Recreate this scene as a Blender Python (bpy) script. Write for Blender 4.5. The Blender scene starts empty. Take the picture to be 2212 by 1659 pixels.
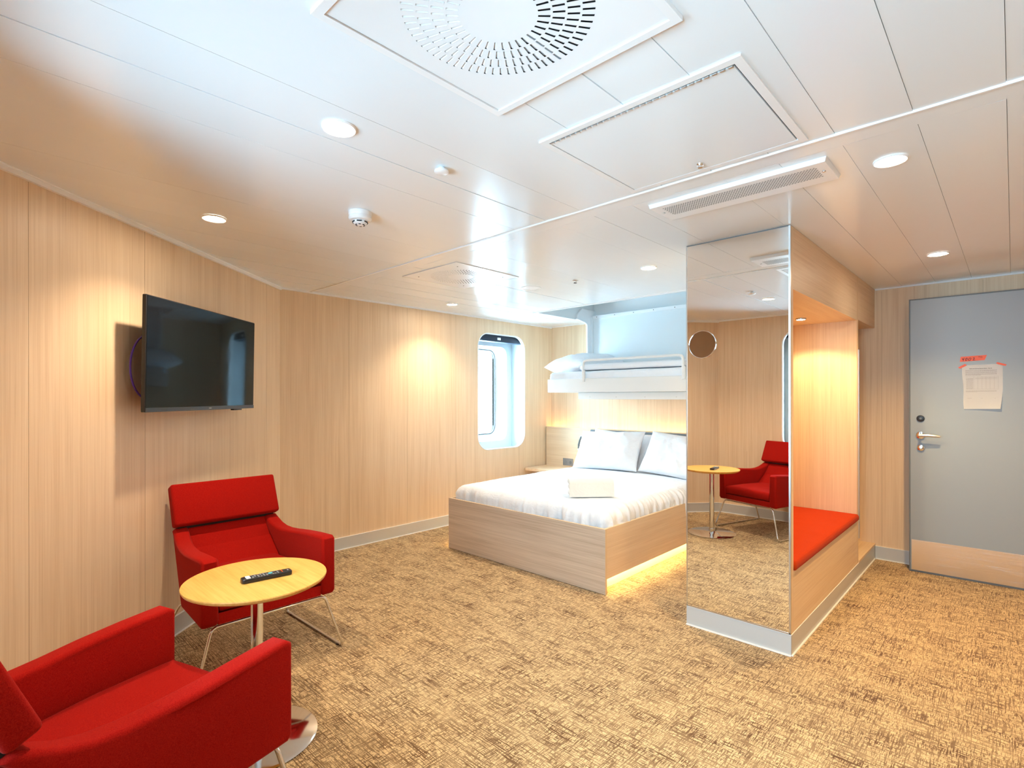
import bpy, bmesh, math, random
from math import sin, cos, pi, radians, sqrt, atan2
from mathutils import Vector, Matrix, noise
random.seed(7)
S = bpy.context.scene
COL = S.collection
H = 2.15                    # ceiling height

# ------------------------------------------------------------------ camera
cam = bpy.data.cameras.new('camera'); camo = bpy.data.objects.new('camera', cam); COL.objects.link(camo)
cam.sensor_width = 36.0; cam.sensor_fit = 'HORIZONTAL'
cam.lens = 1139.07/2212*36
cam.shift_y = (857.4-829.5)/2212
cam.clip_start = 0.02
camo.location = (0, 0, 1.294)
YAW = radians(43.551)
camo.rotation_euler = (Matrix.Rotation(YAW, 3, 'Z') @ Matrix.Rotation(radians(90), 3, 'X') @ Matrix.Rotation(radians(-0.067), 3, 'Z')).to_euler()
S.camera = camo
# ------------------------------------------------------------------ world, exposure
W = bpy.data.worlds.new('sky'); S.world = W; W.use_nodes = True
wn = W.node_tree.nodes; wl = W.node_tree.links
wn['Background'].inputs[0].default_value = (0.50, 0.80, 1.0, 1)
wn['Background'].inputs[1].default_value = 19.5
S.view_settings.view_transform = 'Standard'
S.view_settings.look = 'None'
S.view_settings.gamma = 1
S.view_settings.exposure = 1.0
S.view_settings.use_curve_mapping = False
try:
    S.cycles.max_bounces = 12; S.cycles.diffuse_bounces = 8; S.cycles.glossy_bounces = 5
    S.cycles.transparent_max_bounces = 12; S.cycles.sample_clamp_indirect = 6; S.cycles.caustics_reflective = False
    S.cycles.use_denoising = True
except Exception: pass
WARM = (1.0, 0.79, 0.56)
SPOT_W = 35.0

# ------------------------------------------------------------------ material helpers
def newmat(name):
    m = bpy.data.materials.new(name); m.use_nodes = True
    nt = m.node_tree; b = nt.nodes['Principled BSDF']
    return m, nt, b
def setp(b, col=None, rough=None, metal=None, coat=None, coatr=None, spec=None, sheen=None):
    if col is not None: b.inputs['Base Color'].default_value = (*col, 1)
    if rough is not None: b.inputs['Roughness'].default_value = rough
    if metal is not None: b.inputs['Metallic'].default_value = metal
    if coat is not None: b.inputs['Coat Weight'].default_value = coat
    if coatr is not None: b.inputs['Coat Roughness'].default_value = coatr
    if spec is not None: b.inputs['Specular IOR Level'].default_value = spec
    if sheen is not None: b.inputs['Sheen Weight'].default_value = sheen
def N(nt, t, **kw):
    n = nt.nodes.new(t)
    for k, v in kw.items(): setattr(n, k, v)
    return n
def ramp(nt, stops):
    r = N(nt, 'ShaderNodeValToRGB'); e = r.color_ramp.elements
    e[0].position = stops[0][0]; e[0].color = (*stops[0][1], 1)
    e[1].position = stops[-1][0]; e[1].color = (*stops[-1][1], 1)
    for p, c in stops[1:-1]:
        x = e.new(p); x.color = (*c, 1)
    return r
def noisetex(nt, vec, scale, detail=3, rough=.5):
    n = N(nt, 'ShaderNodeTexNoise'); n.inputs['Scale'].default_value = scale
    n.inputs['Detail'].default_value = detail; n.inputs['Roughness'].default_value = rough
    nt.links.new(vec, n.inputs['Vector']); return n
def mapping(nt, vec, sc, rot=(0, 0, 0)):
    m = N(nt, 'ShaderNodeMapping'); m.inputs['Scale'].default_value = sc; m.inputs['Rotation'].default_value = rot
    nt.links.new(vec, m.inputs['Vector']); return m.outputs[0]
def bump(nt, h, b, strength, dist=.002):
    bp = N(nt, 'ShaderNodeBump'); bp.inputs['Strength'].default_value = strength; bp.inputs['Distance'].default_value = dist
    nt.links.new(h, bp.inputs['Height']); nt.links.new(bp.outputs[0], b.inputs['Normal'])
def plain(name, col, rough=.5, metal=0, **kw):
    m, nt, b = newmat(name); setp(b, col, rough, metal, **kw)
    tc = N(nt, 'ShaderNodeTexCoord')       # very slight tone variation
    n = noisetex(nt, tc.outputs['Object'], 14, 2)
    mr = N(nt, 'ShaderNodeMapRange'); mr.inputs[3].default_value = max(0, rough-.03); mr.inputs[4].default_value = min(1, rough+.03)
    nt.links.new(n.outputs[0], mr.inputs[0]); nt.links.new(mr.outputs[0], b.inputs['Roughness'])
    return m
def emit(name, col, st):
    m, nt, b = newmat(name); setp(b, (.8, .8, .8), .4)
    b.inputs['Emission Color'].default_value = (*col, 1); b.inputs['Emission Strength'].default_value = st
    return m
def wood(name, sc, light, mid, dark, rough=.42):
    """laminate with fine straight grain; sc stretches the noise along the grain"""
    m, nt, b = newmat(name); setp(b, light, rough, spec=.4)
    tc = N(nt, 'ShaderNodeTexCoord'); o = tc.outputs['Object']
    v1 = mapping(nt, o, sc); n1 = noisetex(nt, v1, 1.0, 4, .62)
    v2 = mapping(nt, o, tuple(c*4.2 if c > 5 else c*1.6 for c in sc)); n2 = noisetex(nt, v2, 1.0, 3, .6)
    v3 = mapping(nt, o, tuple(c*.22 if c > 5 else c*.5 for c in sc)); n3 = noisetex(nt, v3, 1.0, 2, .5)
    a = N(nt, 'ShaderNodeMath', operation='MULTIPLY_ADD'); a.inputs[1].default_value = .45
    nt.links.new(n2.outputs[0], a.inputs[0])
    s = N(nt, 'ShaderNodeMath', operation='MULTIPLY'); s.inputs[1].default_value = .38; nt.links.new(n1.outputs[0], s.inputs[0])
    nt.links.new(s.outputs[0], a.inputs[2])
    a2 = N(nt, 'ShaderNodeMath', operation='MULTIPLY_ADD'); a2.inputs[1].default_value = .17
    nt.links.new(n3.outputs[0], a2.inputs[0]); nt.links.new(a.outputs[0], a2.inputs[2])
    r = ramp(nt, [(.36, dark), (.485, mid), (.60, light)])
    nt.links.new(a2.outputs[0], r.inputs[0]); nt.links.new(r.outputs[0], b.inputs['Base Color'])
    bump(nt, a2.outputs[0], b, .08)
    return m
LO, MI, DK = (.78, .605, .415), (.73, .548, .362), (.655, .47, .295)
M = {}
M['oak_v'] = wood('oak laminate vertical grain', (34, 34, 1.1), LO, MI, DK)
M['oak_x'] = wood('oak laminate grain along x', (1.2, 34, 34), LO, MI, DK)
M['oak_y'] = wood('oak laminate grain along y', (34, 1.2, 34), LO, MI, DK)
M['ashbed'] = wood('greyed oak footboard', (1.3, 30, 30), (.64, .52, .40), (.57, .45, .34), (.46, .35, .25))
M['edge'] = plain('pale oak edge band', (.70, .52, .33), .45)
M['tabletop'] = wood('honey oak table top', (3.0, 28, 28), (.78, .45, .12), (.72, .39, .09), (.60, .30, .055), .38)

def carpet():
    m, nt, b = newmat('woven carpet tan and brown'); setp(b, (.5, .3, .13), 1.0, spec=.05, sheen=.15)
    tc = N(nt, 'ShaderNodeTexCoord'); o = tc.outputs['Object']
    def threads(sc, lo, hi, det=1.0):
        n = noisetex(nt, mapping(nt, o, sc), 1.0, det, .5)
        mr = N(nt, 'ShaderNodeMapRange'); mr.inputs[1].default_value = lo; mr.inputs[2].default_value = hi
        nt.links.new(n.outputs[0], mr.inputs[0]); return mr.outputs[0]
    tx = threads((6, 185, 1), .55, .585)        # long threads running along x
    ty = threads((185, 8, 1), .575, .61)        # long threads running along y
    sx_ = threads((34, 290, 1), .545, .58); sy_ = threads((290, 34, 1), .545, .58)    # short dashes both ways
    mx = tx
    for other in (ty, sx_, sy_):
        q = N(nt, 'ShaderNodeMath', operation='MAXIMUM'); nt.links.new(mx, q.inputs[0]); nt.links.new(other, q.inputs[1]); mx = q.outputs[0]
    big = noisetex(nt, mapping(nt, o, (5, 9, 1)), 1.0, 4, .65)
    bm_ = N(nt, 'ShaderNodeMapRange'); bm_.inputs[1].default_value = .35; bm_.inputs[2].default_value = .65
    bm_.inputs[3].default_value = .62; bm_.inputs[4].default_value = 1.0
    nt.links.new(big.outputs[0], bm_.inputs[0])
    f = N(nt, 'ShaderNodeMath', operation='MULTIPLY'); nt.links.new(mx, f.inputs[0]); nt.links.new(bm_.outputs[0], f.inputs[1])
    fine = noisetex(nt, mapping(nt, o, (260, 260, 1)), 1.0, 2)
    fr = ramp(nt, [(.3, (.62, .44, .225)), (.7, (.80, .60, .335))]); nt.links.new(fine.outputs[0], fr.inputs[0])
    mix = N(nt, 'ShaderNodeMix', data_type='RGBA'); nt.links.new(f.outputs[0], mix.inputs[0])
    nt.links.new(fr.outputs[0], mix.inputs[6]); mix.inputs[7].default_value = (.125, .062, .024, 1)
    nt.links.new(mix.outputs[2], b.inputs['Base Color'])
    inv = N(nt, 'ShaderNodeMath', operation='SUBTRACT'); inv.inputs[0].default_value = 1; nt.links.new(f.outputs[0], inv.inputs[1])
    bump(nt, inv.outputs[0], b, .5, .003)
    return m
M['carpet'] = carpet()
def felt(name, c1, c2):
    m, nt, b = newmat(name); setp(b, c1, .95, spec=.05, sheen=.08)
    b.inputs['Sheen Roughness'].default_value = .45; b.inputs['Sheen Tint'].default_value = (1, .45, .4, 1)
    tc = N(nt, 'ShaderNodeTexCoord'); o = tc.outputs['Object']
    n = noisetex(nt, o, 480, 3, .75); r = ramp(nt, [(.36, c1), (.66, c2)])
    nt.links.new(n.outputs[0], r.inputs[0]); nt.links.new(r.outputs[0], b.inputs['Base Color'])
    bump(nt, n.outputs[0], b, .35, .0015); return m
M['red'] = felt('red wool felt', (.26, .003, .003), (.42, .014, .007))
M['orange'] = felt('orange red bench felt', (.34, .026, .003), (.48, .048, .006))
M['greyfelt'] = felt('grey headboard cloth', (.16, .18, .20), (.24, .27, .30))
M['greyfelt'].node_tree.nodes['Principled BSDF'].inputs['Sheen Weight'].default_value = .05
def linen(name, c):
    m, nt, b = newmat(name); setp(b, c, .85, spec=.15, sheen=.1)
    tc = N(nt, 'ShaderNodeTexCoord'); n = noisetex(nt, mapping(nt, tc.outputs['Object'], (1, 1.7, 1.3), (.3, .5, .6)), 9, 3, .6); n.inputs['Distortion'].default_value = 1.6; bump(nt, n.outputs[0], b, .45, .012)
    return m
M['sheet'] = linen('white cotton', (.77, .80, .84))
M['towel'] = linen('cream towel cloth', (.74, .71, .66))
M['paper'] = plain('white paper', (.90, .92, .94), .85)
M['ceil'] = plain('satin white ceiling panel', (.82, .86, .885), .19, spec=.32)
M['white'] = plain('white painted metal', (.84, .85, .86), .30)
M['whitep'] = plain('white plastic', (.86, .86, .86), .35)
M['bunkw'] = plain('cream white bunk metal', (.72, .72, .70), .35)
M['bluegrey'] = plain('pale blue grey bunk housing', (.75, .795, .81), .45)
M['base'] = plain('light grey aluminium baseboard', (.58, .60, .61), .38, .25)
M['baselip'] = plain('white baseboard lip', (.85, .85, .84), .4)
M['door'] = plain('blue grey painted door', (.285, .325, .355), .42)
M['dooredge'] = plain('dark grey door edge', (.14, .15, .155), .5)
M['liner'] = plain('pale blue painted window liner', (.52, .58, .62), .35)
M['black'] = plain('black plastic', (.012, .012, .014), .35)
M['dark'] = plain('dark recess', (.02, .02, .022), .8)
M['seam'] = plain('brown panel seam', (.46, .32, .20), .7)
M['cseam'] = plain('grey ceiling void', (.70, .69, .68), .8)
M['chrome'] = plain('chrome', (.78, .78, .79), .09, 1)
M['steel'] = plain('satin steel', (.66, .65, .63), .3, 1)
M['mirror'] = plain('mirror glass', (.93, .94, .93), .0, 1)
nt_ = M['mirror'].node_tree
for l_ in list(nt_.links):
    if l_.to_socket.name == 'Roughness': nt_.links.remove(l_)
nt_.nodes['Principled BSDF'].inputs['Roughness'].default_value = 0.0
M['purple'] = plain('purple cable', (.10, .04, .35), .4)
M['tape'] = plain('orange tape', (.72, .085, .008), .45)
M['ink'] = plain('dark ink', (.03, .02, .05), .7)
M['print'] = plain('grey print', (.38, .38, .40), .8)
M['navy'] = plain('navy roller blind', (.012, .025, .05), .5)
M['screen'] = plain('black glass screen', (.006, .006, .007), .05, spec=.12)
M['screen'].node_tree.nodes['Principled BSDF'].inputs['Specular Tint'].default_value = (.45, .85, 1, 1)
M['socket'] = plain('grey socket plate', (.22, .21, .21), .5)
M['tealbutton'] = plain('teal button', (.10, .45, .55), .4)
M['greybutton'] = plain('grey button', (.25, .25, .25), .4)
M['lamp'] = emit('lit lamp diffuser', (1.0, .86, .66), 90.0)
M['ledwarm'] = emit('warm led strip under bed', (1.0, .66, .24), 27.0)
M['ledhead'] = emit('warm led strip behind headboard', (1.0, .74, .42), 11.0)
def brushed():
    m, nt, b = newmat('brushed steel kick plate'); setp(b, (.95, .92, .89), .3, 1)
    tc = N(nt, 'ShaderNodeTexCoord'); n = noisetex(nt, mapping(nt, tc.outputs['Object'], (3, 3, 500)), 1, 2)
    bump(nt, n.outputs[0], b, .35, .001); b.inputs['Anisotropic'].default_value = .7; return m
M['brushed'] = brushed()
def glass():
    m, nt, b = newmat('window glass'); out = nt.nodes['Material Output']
    t = N(nt, 'ShaderNodeBsdfTransparent'); t.inputs[0].default_value = (.95, .98, 1, 1)
    g = N(nt, 'ShaderNodeBsdfGlossy'); g.inputs['Roughness'].default_value = .02
    mx = N(nt, 'ShaderNodeMixShader'); fr = N(nt, 'ShaderNodeFresnel'); fr.inputs[0].default_value = 1.45
    nt.links.new(fr.outputs[0], mx.inputs[0]); nt.links.new(t.outputs[0], mx.inputs[1]); nt.links.new(g.outputs[0], mx.inputs[2])
    nt.links.new(mx.outputs[0], out.inputs[0]); return m
M['glass'] = glass()

# ------------------------------------------------------------------ mesh builder
WM = {}     # world matrices of roots and parts
class MB:
    def __init__(s): s.bm = bmesh.new()
    def box(s, x0, x1, y0, y1, z0, z1, bev=0, seg=2):
        r = bmesh.ops.create_cube(s.bm, size=1)
        vs = r['verts']
        for v in vs: v.co = Vector(((x0+x1)/2+v.co.x*(x1-x0), (y0+y1)/2+v.co.y*(y1-y0), (z0+z1)/2+v.co.z*(z1-z0)))
        if bev > 0:
            es = list({e for v in vs for e in v.link_edges})
            r2 = bmesh.ops.bevel(s.bm, geom=es, offset=bev, segments=seg, affect='EDGES', profile=.5)
            vs = list({v for f in r2['faces'] for v in f.verts} | {v for v in vs if v.is_valid})
        return vs
    def prism(s, pts, d0, d1, axis='y', bev=0, seg=2):
        """polygon pts extruded from d0 to d1 along axis; pts are the other two coordinates in order"""
        def P(a, b, d):
            return {'y': (a, d, b), 'x': (d, a, b), 'z': (a, b, d)}[axis]
        A = [s.bm.verts.new(P(a, b, d0)) for a, b in pts]; B = [s.bm.verts.new(P(a, b, d1)) for a, b in pts]
        n = len(pts); fs = [s.bm.faces.new(A), s.bm.faces.new(B[::-1])]
        for i in range(n): fs.append(s.bm.faces.new((A[(i+1) % n], A[i], B[i], B[(i+1) % n])))
        bmesh.ops.recalc_face_normals(s.bm, faces=fs)
        vs = A+B
        if bev > 0:
            es = [e for e in fs[0].edges]+[e for e in fs[1].edges]
            r2 = bmesh.ops.bevel(s.bm, geom=es, offset=bev, segments=seg, affect='EDGES', profile=.5)
            vs = list({v for f in r2['faces'] for v in f.verts} | {v for v in vs if v.is_valid} | {v for f in fs if f.is_valid for v in f.verts})
        return vs
    def cyl(s, c, r, h, axis='z', n=32, r2=None, bev=0):
        m = {'z': Matrix.Identity(4), 'x': Matrix.Rotation(pi/2, 4, 'Y'), 'y': Matrix.Rotation(-pi/2, 4, 'X')}[axis]
        q = bmesh.ops.create_cone(s.bm, cap_ends=True, segments=n, radius1=r, radius2=r if r2 is None else r2, depth=h)
        vs = q['verts']
        bmesh.ops.transform(s.bm, matrix=Matrix.Translation(c) @ m, verts=vs)
        if bev > 0:
            es = list({e for v in vs for e in v.link_edges if len([f for f in e.link_faces if len(f.verts) > 4]) == 1})
            bmesh.ops.bevel(s.bm, geom=es, offset=bev, segments=2, affect='EDGES', profile=.5)
        return vs
    def lathe(s, prof, c=(0, 0, 0), n=40, cap=True):
        rings = []
        for r, z in prof:
            rings.append([s.bm.verts.new((c[0]+r*cos(2*pi*i/n), c[1]+r*sin(2*pi*i/n), c[2]+z)) for i in range(n)] if r > 1e-6
                         else [s.bm.verts.new((c[0], c[1], c[2]+z))])
        vs = [v for r in rings for v in r]
        for a, b in zip(rings, rings[1:]):
            for i in range(n):
                j = (i+1) % n
                if len(a) == 1 and len(b) == 1: continue
                if len(a) == 1: s.bm.faces.new((a[0], b[i], b[j]))
                elif len(b) == 1: s.bm.faces.new((a[i], b[0], a[j]))
                else: s.bm.faces.new((a[i], b[i], b[j], a[j]))
        if cap:
            for r in (rings[0], rings[-1]):
                if len(r) > 2: s.bm.faces.new(r)
        bmesh.ops.recalc_face_normals(s.bm, faces=list({f for v in vs for f in v.link_faces}))
        return vs
    def tube(s, path, r, n=10, cap=True, closed=False):
        P = [Vector(p) for p in path]; rings = []; up = None
        for i, p in enumerate(P):
            if closed: t = (P[(i+1) % len(P)]-P[i-1]).normalized()
            elif i == 0: t = (P[1]-p).normalized()
            elif i == len(P)-1: t = (p-P[i-1]).normalized()
            else: t = ((P[i+1]-p).normalized()+(p-P[i-1]).normalized()).normalized()
            if up is None:
                up = Vector((0, 0, 1)) if abs(t.z) < .9 else Vector((1, 0, 0))
            a = t.cross(up).normalized(); up = a.cross(t).normalized()
            rr = r[i] if isinstance(r, (list, tuple)) else r
            rings.append([s.bm.verts.new(p+a*cos(2*pi*k/n)*rr+up*sin(2*pi*k/n)*rr) for k in range(n)])
        m = len(rings)
        for i in range(m if closed else m-1):
            a, b = rings[i], rings[(i+1) % m]
            for k in range(n): s.bm.faces.new((a[k], a[(k+1) % n], b[(k+1) % n], b[k]))
        if cap and not closed:
            s.bm.faces.new(rings[0][::-1]); s.bm.faces.new(rings[-1])
        return [v for r_ in rings for v in r_]
    def holed(s, outer, inner, d0, d1, P, wall_in=True):
        """flat slab with one hole: outer and inner are 2D loops, P maps (a, b, d) to a point"""
        fs = []
        loops = []
        for d in (d0, d1):
            o = [s.bm.verts.new(P(a, b, d)) for a, b in outer]; i_ = [s.bm.verts.new(P(a, b, d)) for a, b in inner]
            es = [s.bm.edges.new((o[k], o[(k+1) % len(o)])) for k in range(len(o))]+[s.bm.edges.new((i_[k], i_[(k+1) % len(i_)])) for k in range(len(i_))]
            r = bmesh.ops.triangle_fill(s.bm, edges=es, use_beauty=True); fs += [g for g in r['geom'] if isinstance(g, bmesh.types.BMFace)]
            loops.append((o, i_))
        (o0, i0), (o1, i1) = loops
        for A, B in ((o0, o1), (i0, i1)):
            n = len(A)
            for k in range(n): fs.append(s.bm.faces.new((A[k], A[(k+1) % n], B[(k+1) % n], B[k])))
        bmesh.ops.recalc_face_normals(s.bm, faces=fs)
    def move(s, vs, mat): bmesh.ops.transform(s.bm, matrix=mat, verts=vs)
    def obj(s, name, mat, parent=None, world=True, smooth=30, label=None):
        if parent is not None and world:
            bmesh.ops.transform(s.bm, matrix=WM[parent.name].inverted(), verts=s.bm.verts)
        me = bpy.data.meshes.new(name); s.bm.to_mesh(me); s.bm.free()
        me.materials.append(mat)
        if smooth is not None:
            for p in me.polygons: p.use_smooth = True
            try: me.set_sharp_from_angle(angle=radians(smooth))
            except Exception: pass
        o = bpy.data.objects.new(name, me); COL.objects.link(o)
        if parent is not None: o.parent = parent; WM[o.name] = WM[parent.name].copy()
        else: WM[o.name] = Matrix.Identity(4)
        if label: o['label'] = label
        return o
def thing(name, label, cat, loc=(0, 0, 0), rotz=0, group=None):
    o = bpy.data.objects.new(name, None); COL.objects.link(o)
    o.empty_display_size = .1; o.location = loc; o.rotation_euler = (0, 0, rotz)
    o['label'] = label; o['category'] = cat
    if group: o['group'] = group
    WM[o.name] = Matrix.Translation(loc) @ Matrix.Rotation(rotz, 4, 'Z')
    return o
def tag(o, label, cat, group=None):
    o['label'] = label; o['category'] = cat
    if group: o['group'] = group
    return o
def struct(o): o['kind'] = 'structure'; return o
def one(name, mb, mat, label, cat, origin=None, group=None, smooth=30):
    o = mb.obj(name, mat, smooth=smooth)
    if origin is not None:
        o.data.transform(Matrix.Translation(-Vector(origin))); o.location = origin
    return tag(o, label, cat, group)
def copy_thing(root, loc, rotz, label, group=None):
    def cp(o, par):
        c = o.copy(); COL.objects.link(c); c.parent = par
        for ch in [x for x in bpy.data.objects if x.parent == o]: cp(ch, c)
        return c
    c = cp(root, None); c.location = loc; c.rotation_euler = (0, 0, rotz); c['label'] = label
    if group: c['group'] = group
    return c
def rrect(x0, x1, y0, y1, r, n=8):
    out = []
    for cx, cy, a0 in ((x1-r, y1-r, 0), (x0+r, y1-r, 90), (x0+r, y0+r, 180), (x1-r, y0+r, 270)):
        for k in range(n+1):
            a = radians(a0+90*k/n); out.append((cx+r*cos(a), cy+r*sin(a)))
    return out

# ------------------------------------------------------------------ room shell
XW, YE, YB, XR = -4.139, 5.06, -.20, .95
DA = Vector((-2.685+.308*.8963, -.20)); DB = Vector((XW, .108+(XW+2.685)*-1.1157))   # diagonal wall ends
ddir = (DB-DA).normalized(); dn = Vector((ddir.y, -ddir.x))                             # dn points into the room
WIN1 = (3.83, 4.566, .723, 1.983)
WIN2 = (-1.74, -1.0, .723, 1.983)
WIN_ADDED = (-.44, .30, .723, 1.983)  # unseen opening behind the camera, added for cool daylight

f = MB(); f.box(-4.6, 1.4, -.35, 5.3, -.05, 0); struct(f.obj('floor', M['carpet'], smooth=None))

m = MB()                                           # wall with the first window
outer = [(DB.y-.02, 0), (YE+.1, 0), (YE+.1, H+.3), (DB.y-.02, H+.3)]
m.holed(outer, rrect(*WIN1, .15), XW, XW-.03, lambda a, b, d: (d, a, b)); ww = struct(m.obj('wall_window', M['oak_v'], smooth=None))
m = MB()
m.holed([(-2.7, 0), (-.72, 0), (-.72, H+.03), (-2.7, H+.03)], rrect(*WIN2, .15), YB, YB-.03, lambda a, b, d: (a, d, b))
m.holed([(-.72, 0), (XR+.1, 0), (XR+.1, H+.03), (-.72, H+.03)], rrect(*WIN_ADDED, .15), YB, YB-.03, lambda a, b, d: (a, d, b))
wb = struct(m.obj('wall_back', M['oak_v'], smooth=None))
m = MB(); a0, b0 = DA-ddir*.02, DB+ddir*.02; q = dn*-.03
m.prism([(a0.x, a0.y), (b0.x, b0.y), (b0.x+q.x, b0.y+q.y), (a0.x+q.x, a0.y+q.y)], 0, H+.03, 'z')
wd = struct(m.obj('wall_diagonal', M['oak_v'], smooth=None))
m = MB(); m.box(XW-.03, XR+.1, YE, YE+.03, 0, H+.3); we = struct(m.obj('wall_far', M['oak_v'], smooth=None))
m = MB(); m.box(XR, XR+.03, YB-.03, YE+.03, 0, H+.03); struct(m.obj('wall_right', M['oak_v'], smooth=None))
# panel seams
def seam(par, p, n, z0=.105, z1=H-.02):
    m = MB(); t = Vector((-n.y, n.x)); c = Vector(p)
    pts = [c+t*.0011-n*.001, c-t*.0011-n*.001, c-t*.0011+n*.0004, c+t*.0011+n*.0004]
    m.prism([(v.x, v.y) for v in pts], z0, z1, 'z'); o = m.obj('panel_seam', M['seam'], par, smooth=None); return o
for px in ((-2.7586, .190), (-3.172, .6514), (-4.0, 1.575)): seam(wd, px, dn)
for y in (2.32, 2.92, 3.52): seam(ww, (XW, y), Vector((1, 0)))
seam(ww, (XW, 4.477), Vector((1, 0)), .105, .75); seam(ww, (XW, 4.477), Vector((1, 0)), 1.95, H)
for x in (-.757, -.157): seam(we, (x, YE), Vector((0, -1)))
for x in (-2.1, -.72): seam(wb, (x, YB), Vector((0, 1)), .105, .7)

# ceiling planks
RX0, RX1, RY0 = -3.508, -1.40, 4.03                 # recess for the fold-down bunk
m = MB(); P_ = .2037; g = .0006
for (y0, y1) in ((-.35, 1.972), (2.082, 5.09)):
    for k in range(-7, 24):
        x1 = -.013-k*P_-g; x0 = -.013-(k+1)*P_+g
        tl = random.uniform(-.0016, .0016)
        spans = [(x0, x1, y0, y1)]
        if y1 > 3:
            if x1 <= RX0 or x0 >= RX1: pass
            else:
                spans = [(x0, x1, y0, RY0)]
                if x0 < RX0: spans.append((x0, RX0, RY0, y1))
                if x1 > RX1: spans.append((RX1, x1, RY0, y1))
        for sp in spans:
            if sp[1]-sp[0] < .004 or sp[1] < -4.6 or sp[0] > 1.35: continue
            vs = m.box(*sp[:4], H, H+.018)
            for v in vs:
                u = (v.co.x-x0)/(x1-x0)-.5
                v.co.z += tl*u*2*(1 if v.co.z < H+.01 else 0)
m.box(-4.6, 1.4, 1.985, 2.080, H-.0006, H+.016)
struct(m.obj('ceiling', M['ceil'], smooth=None))
m = MB()
m.holed([(-4.6, -.35), (1.4, -.35), (1.4, 5.1), (-4.6, 5.1)], [(RX0, RY0), (RX1, RY0), (RX1, YE), (RX0, YE)], H+.02, H+.03, lambda a, b, d: (a, b, d))
struct(m.obj('ceiling_backing', M['cseam'], smooth=None)).name = 'ceiling.001'
m = MB(); m.prism([(1.970, H+.004), (1.973, H-.006), (1.981, H-.006), (1.984, H+.004)], -4.3, 1.3, 'x'); struct(m.obj('trim_1', M['white'], smooth=None))
# recess box above ceiling
m = MB()
m.box(RX0-.01, RX0+.003, RY0-.01, YE, H-.0015, H+.28); m.box(RX1-.003, RX1+.01, RY0-.01, YE, H-.0015, H+.28)
m.box(RX0, RX1, RY0-.01, RY0+.003, H-.0015, H+.28); m.box(RX0-.01, RX1+.01, RY0-.01, YE, H+.28, H+.29); m.box(RX0, RX1, YE-.006, YE-.0005, H, H+.28)
struct(m.obj('trim_2', M['bluegrey'], smooth=None, label='grey lining of the bunk recess in the ceiling'))
m = MB(); m.box(RX0-.014, RX1, RY0-.020, RY0-.001, H-.010, H+.001); m.box(RX0-.20, RX0-.014, RY0-.020, RY0-.014, H-.003, H)
struct(m.obj('trim_3', M['white'], smooth=None))
# cornice trims
def cornice(i, p0, p1, n, w=.016, h=.022):
    m = MB(); pts = [Vector(p0), Vector(p1), Vector(p1)+Vector(n)*w, Vector(p0)+Vector(n)*w]
    m.prism([(v.x, v.y) for v in pts], H-h, H+.001, 'z')
    pts = [Vector(p0), Vector(p1), Vector(p1)+Vector(n)*(w+.006), Vector(p0)+Vector(n)*(w+.006)]
    m.prism([(v.x, v.y) for v in pts], H-.004, H+.0005, 'z')
    struct(m.obj('trim_%d' % i, M['white'], smooth=None))
cornice(4, DA, DB, dn); cornice(5, (XW, DB.y), (XW, 5.06), (1, 0), .010, .014)
cornice(6, (DA.x, YB), (XR, YB), (0, 1), .010, .014); cornice(7, (-.80, YE), (XR, YE), (0, -1), .006, .010)
cornice(8, (XW, YE), (RX0-.02, YE), (0, -1), .004, .006)
# baseboards
def baseb(name, p0, p1, n, h=.10, t=.012):
    m = MB(); p0 = Vector(p0); p1 = Vector(p1); n = Vector(n)
    m.prism([(v.x, v.y) for v in (p0, p1, p1+n*t, p0+n*t)], 0, h, 'z')
    o = m.obj(name, M['base'], smooth=None); struct(o)
    m = MB(); m.prism([(v.x, v.y) for v in (p0+n*t*.9, p1+n*t*.9, p1+n*(t+.008), p0+n*(t+.008))], 0, .006, 'z')
    m.prism([(v.x, v.y) for v in (p0+n*.001, p1+n*.001, p1+n*(t+.001), p0+n*(t+.001))], h, h+.0025, 'z')
    m.obj('lip', M['baselip'], o, smooth=None)
    return o
baseb('baseboard_diagonal', DA+dn*0, DB+dn*0, dn)
baseb('baseboard_window', (XW, DB.y), (XW, YE), (1, 0))
baseb('baseboard_back', (DA.x, YB), (XR, YB), (0, 1))
baseb('baseboard_far', (-.80, YE), (XR, YE), (0, -1))
baseb('baseboard_right', (XR, YB), (XR, YE), (-1, 0))

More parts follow.
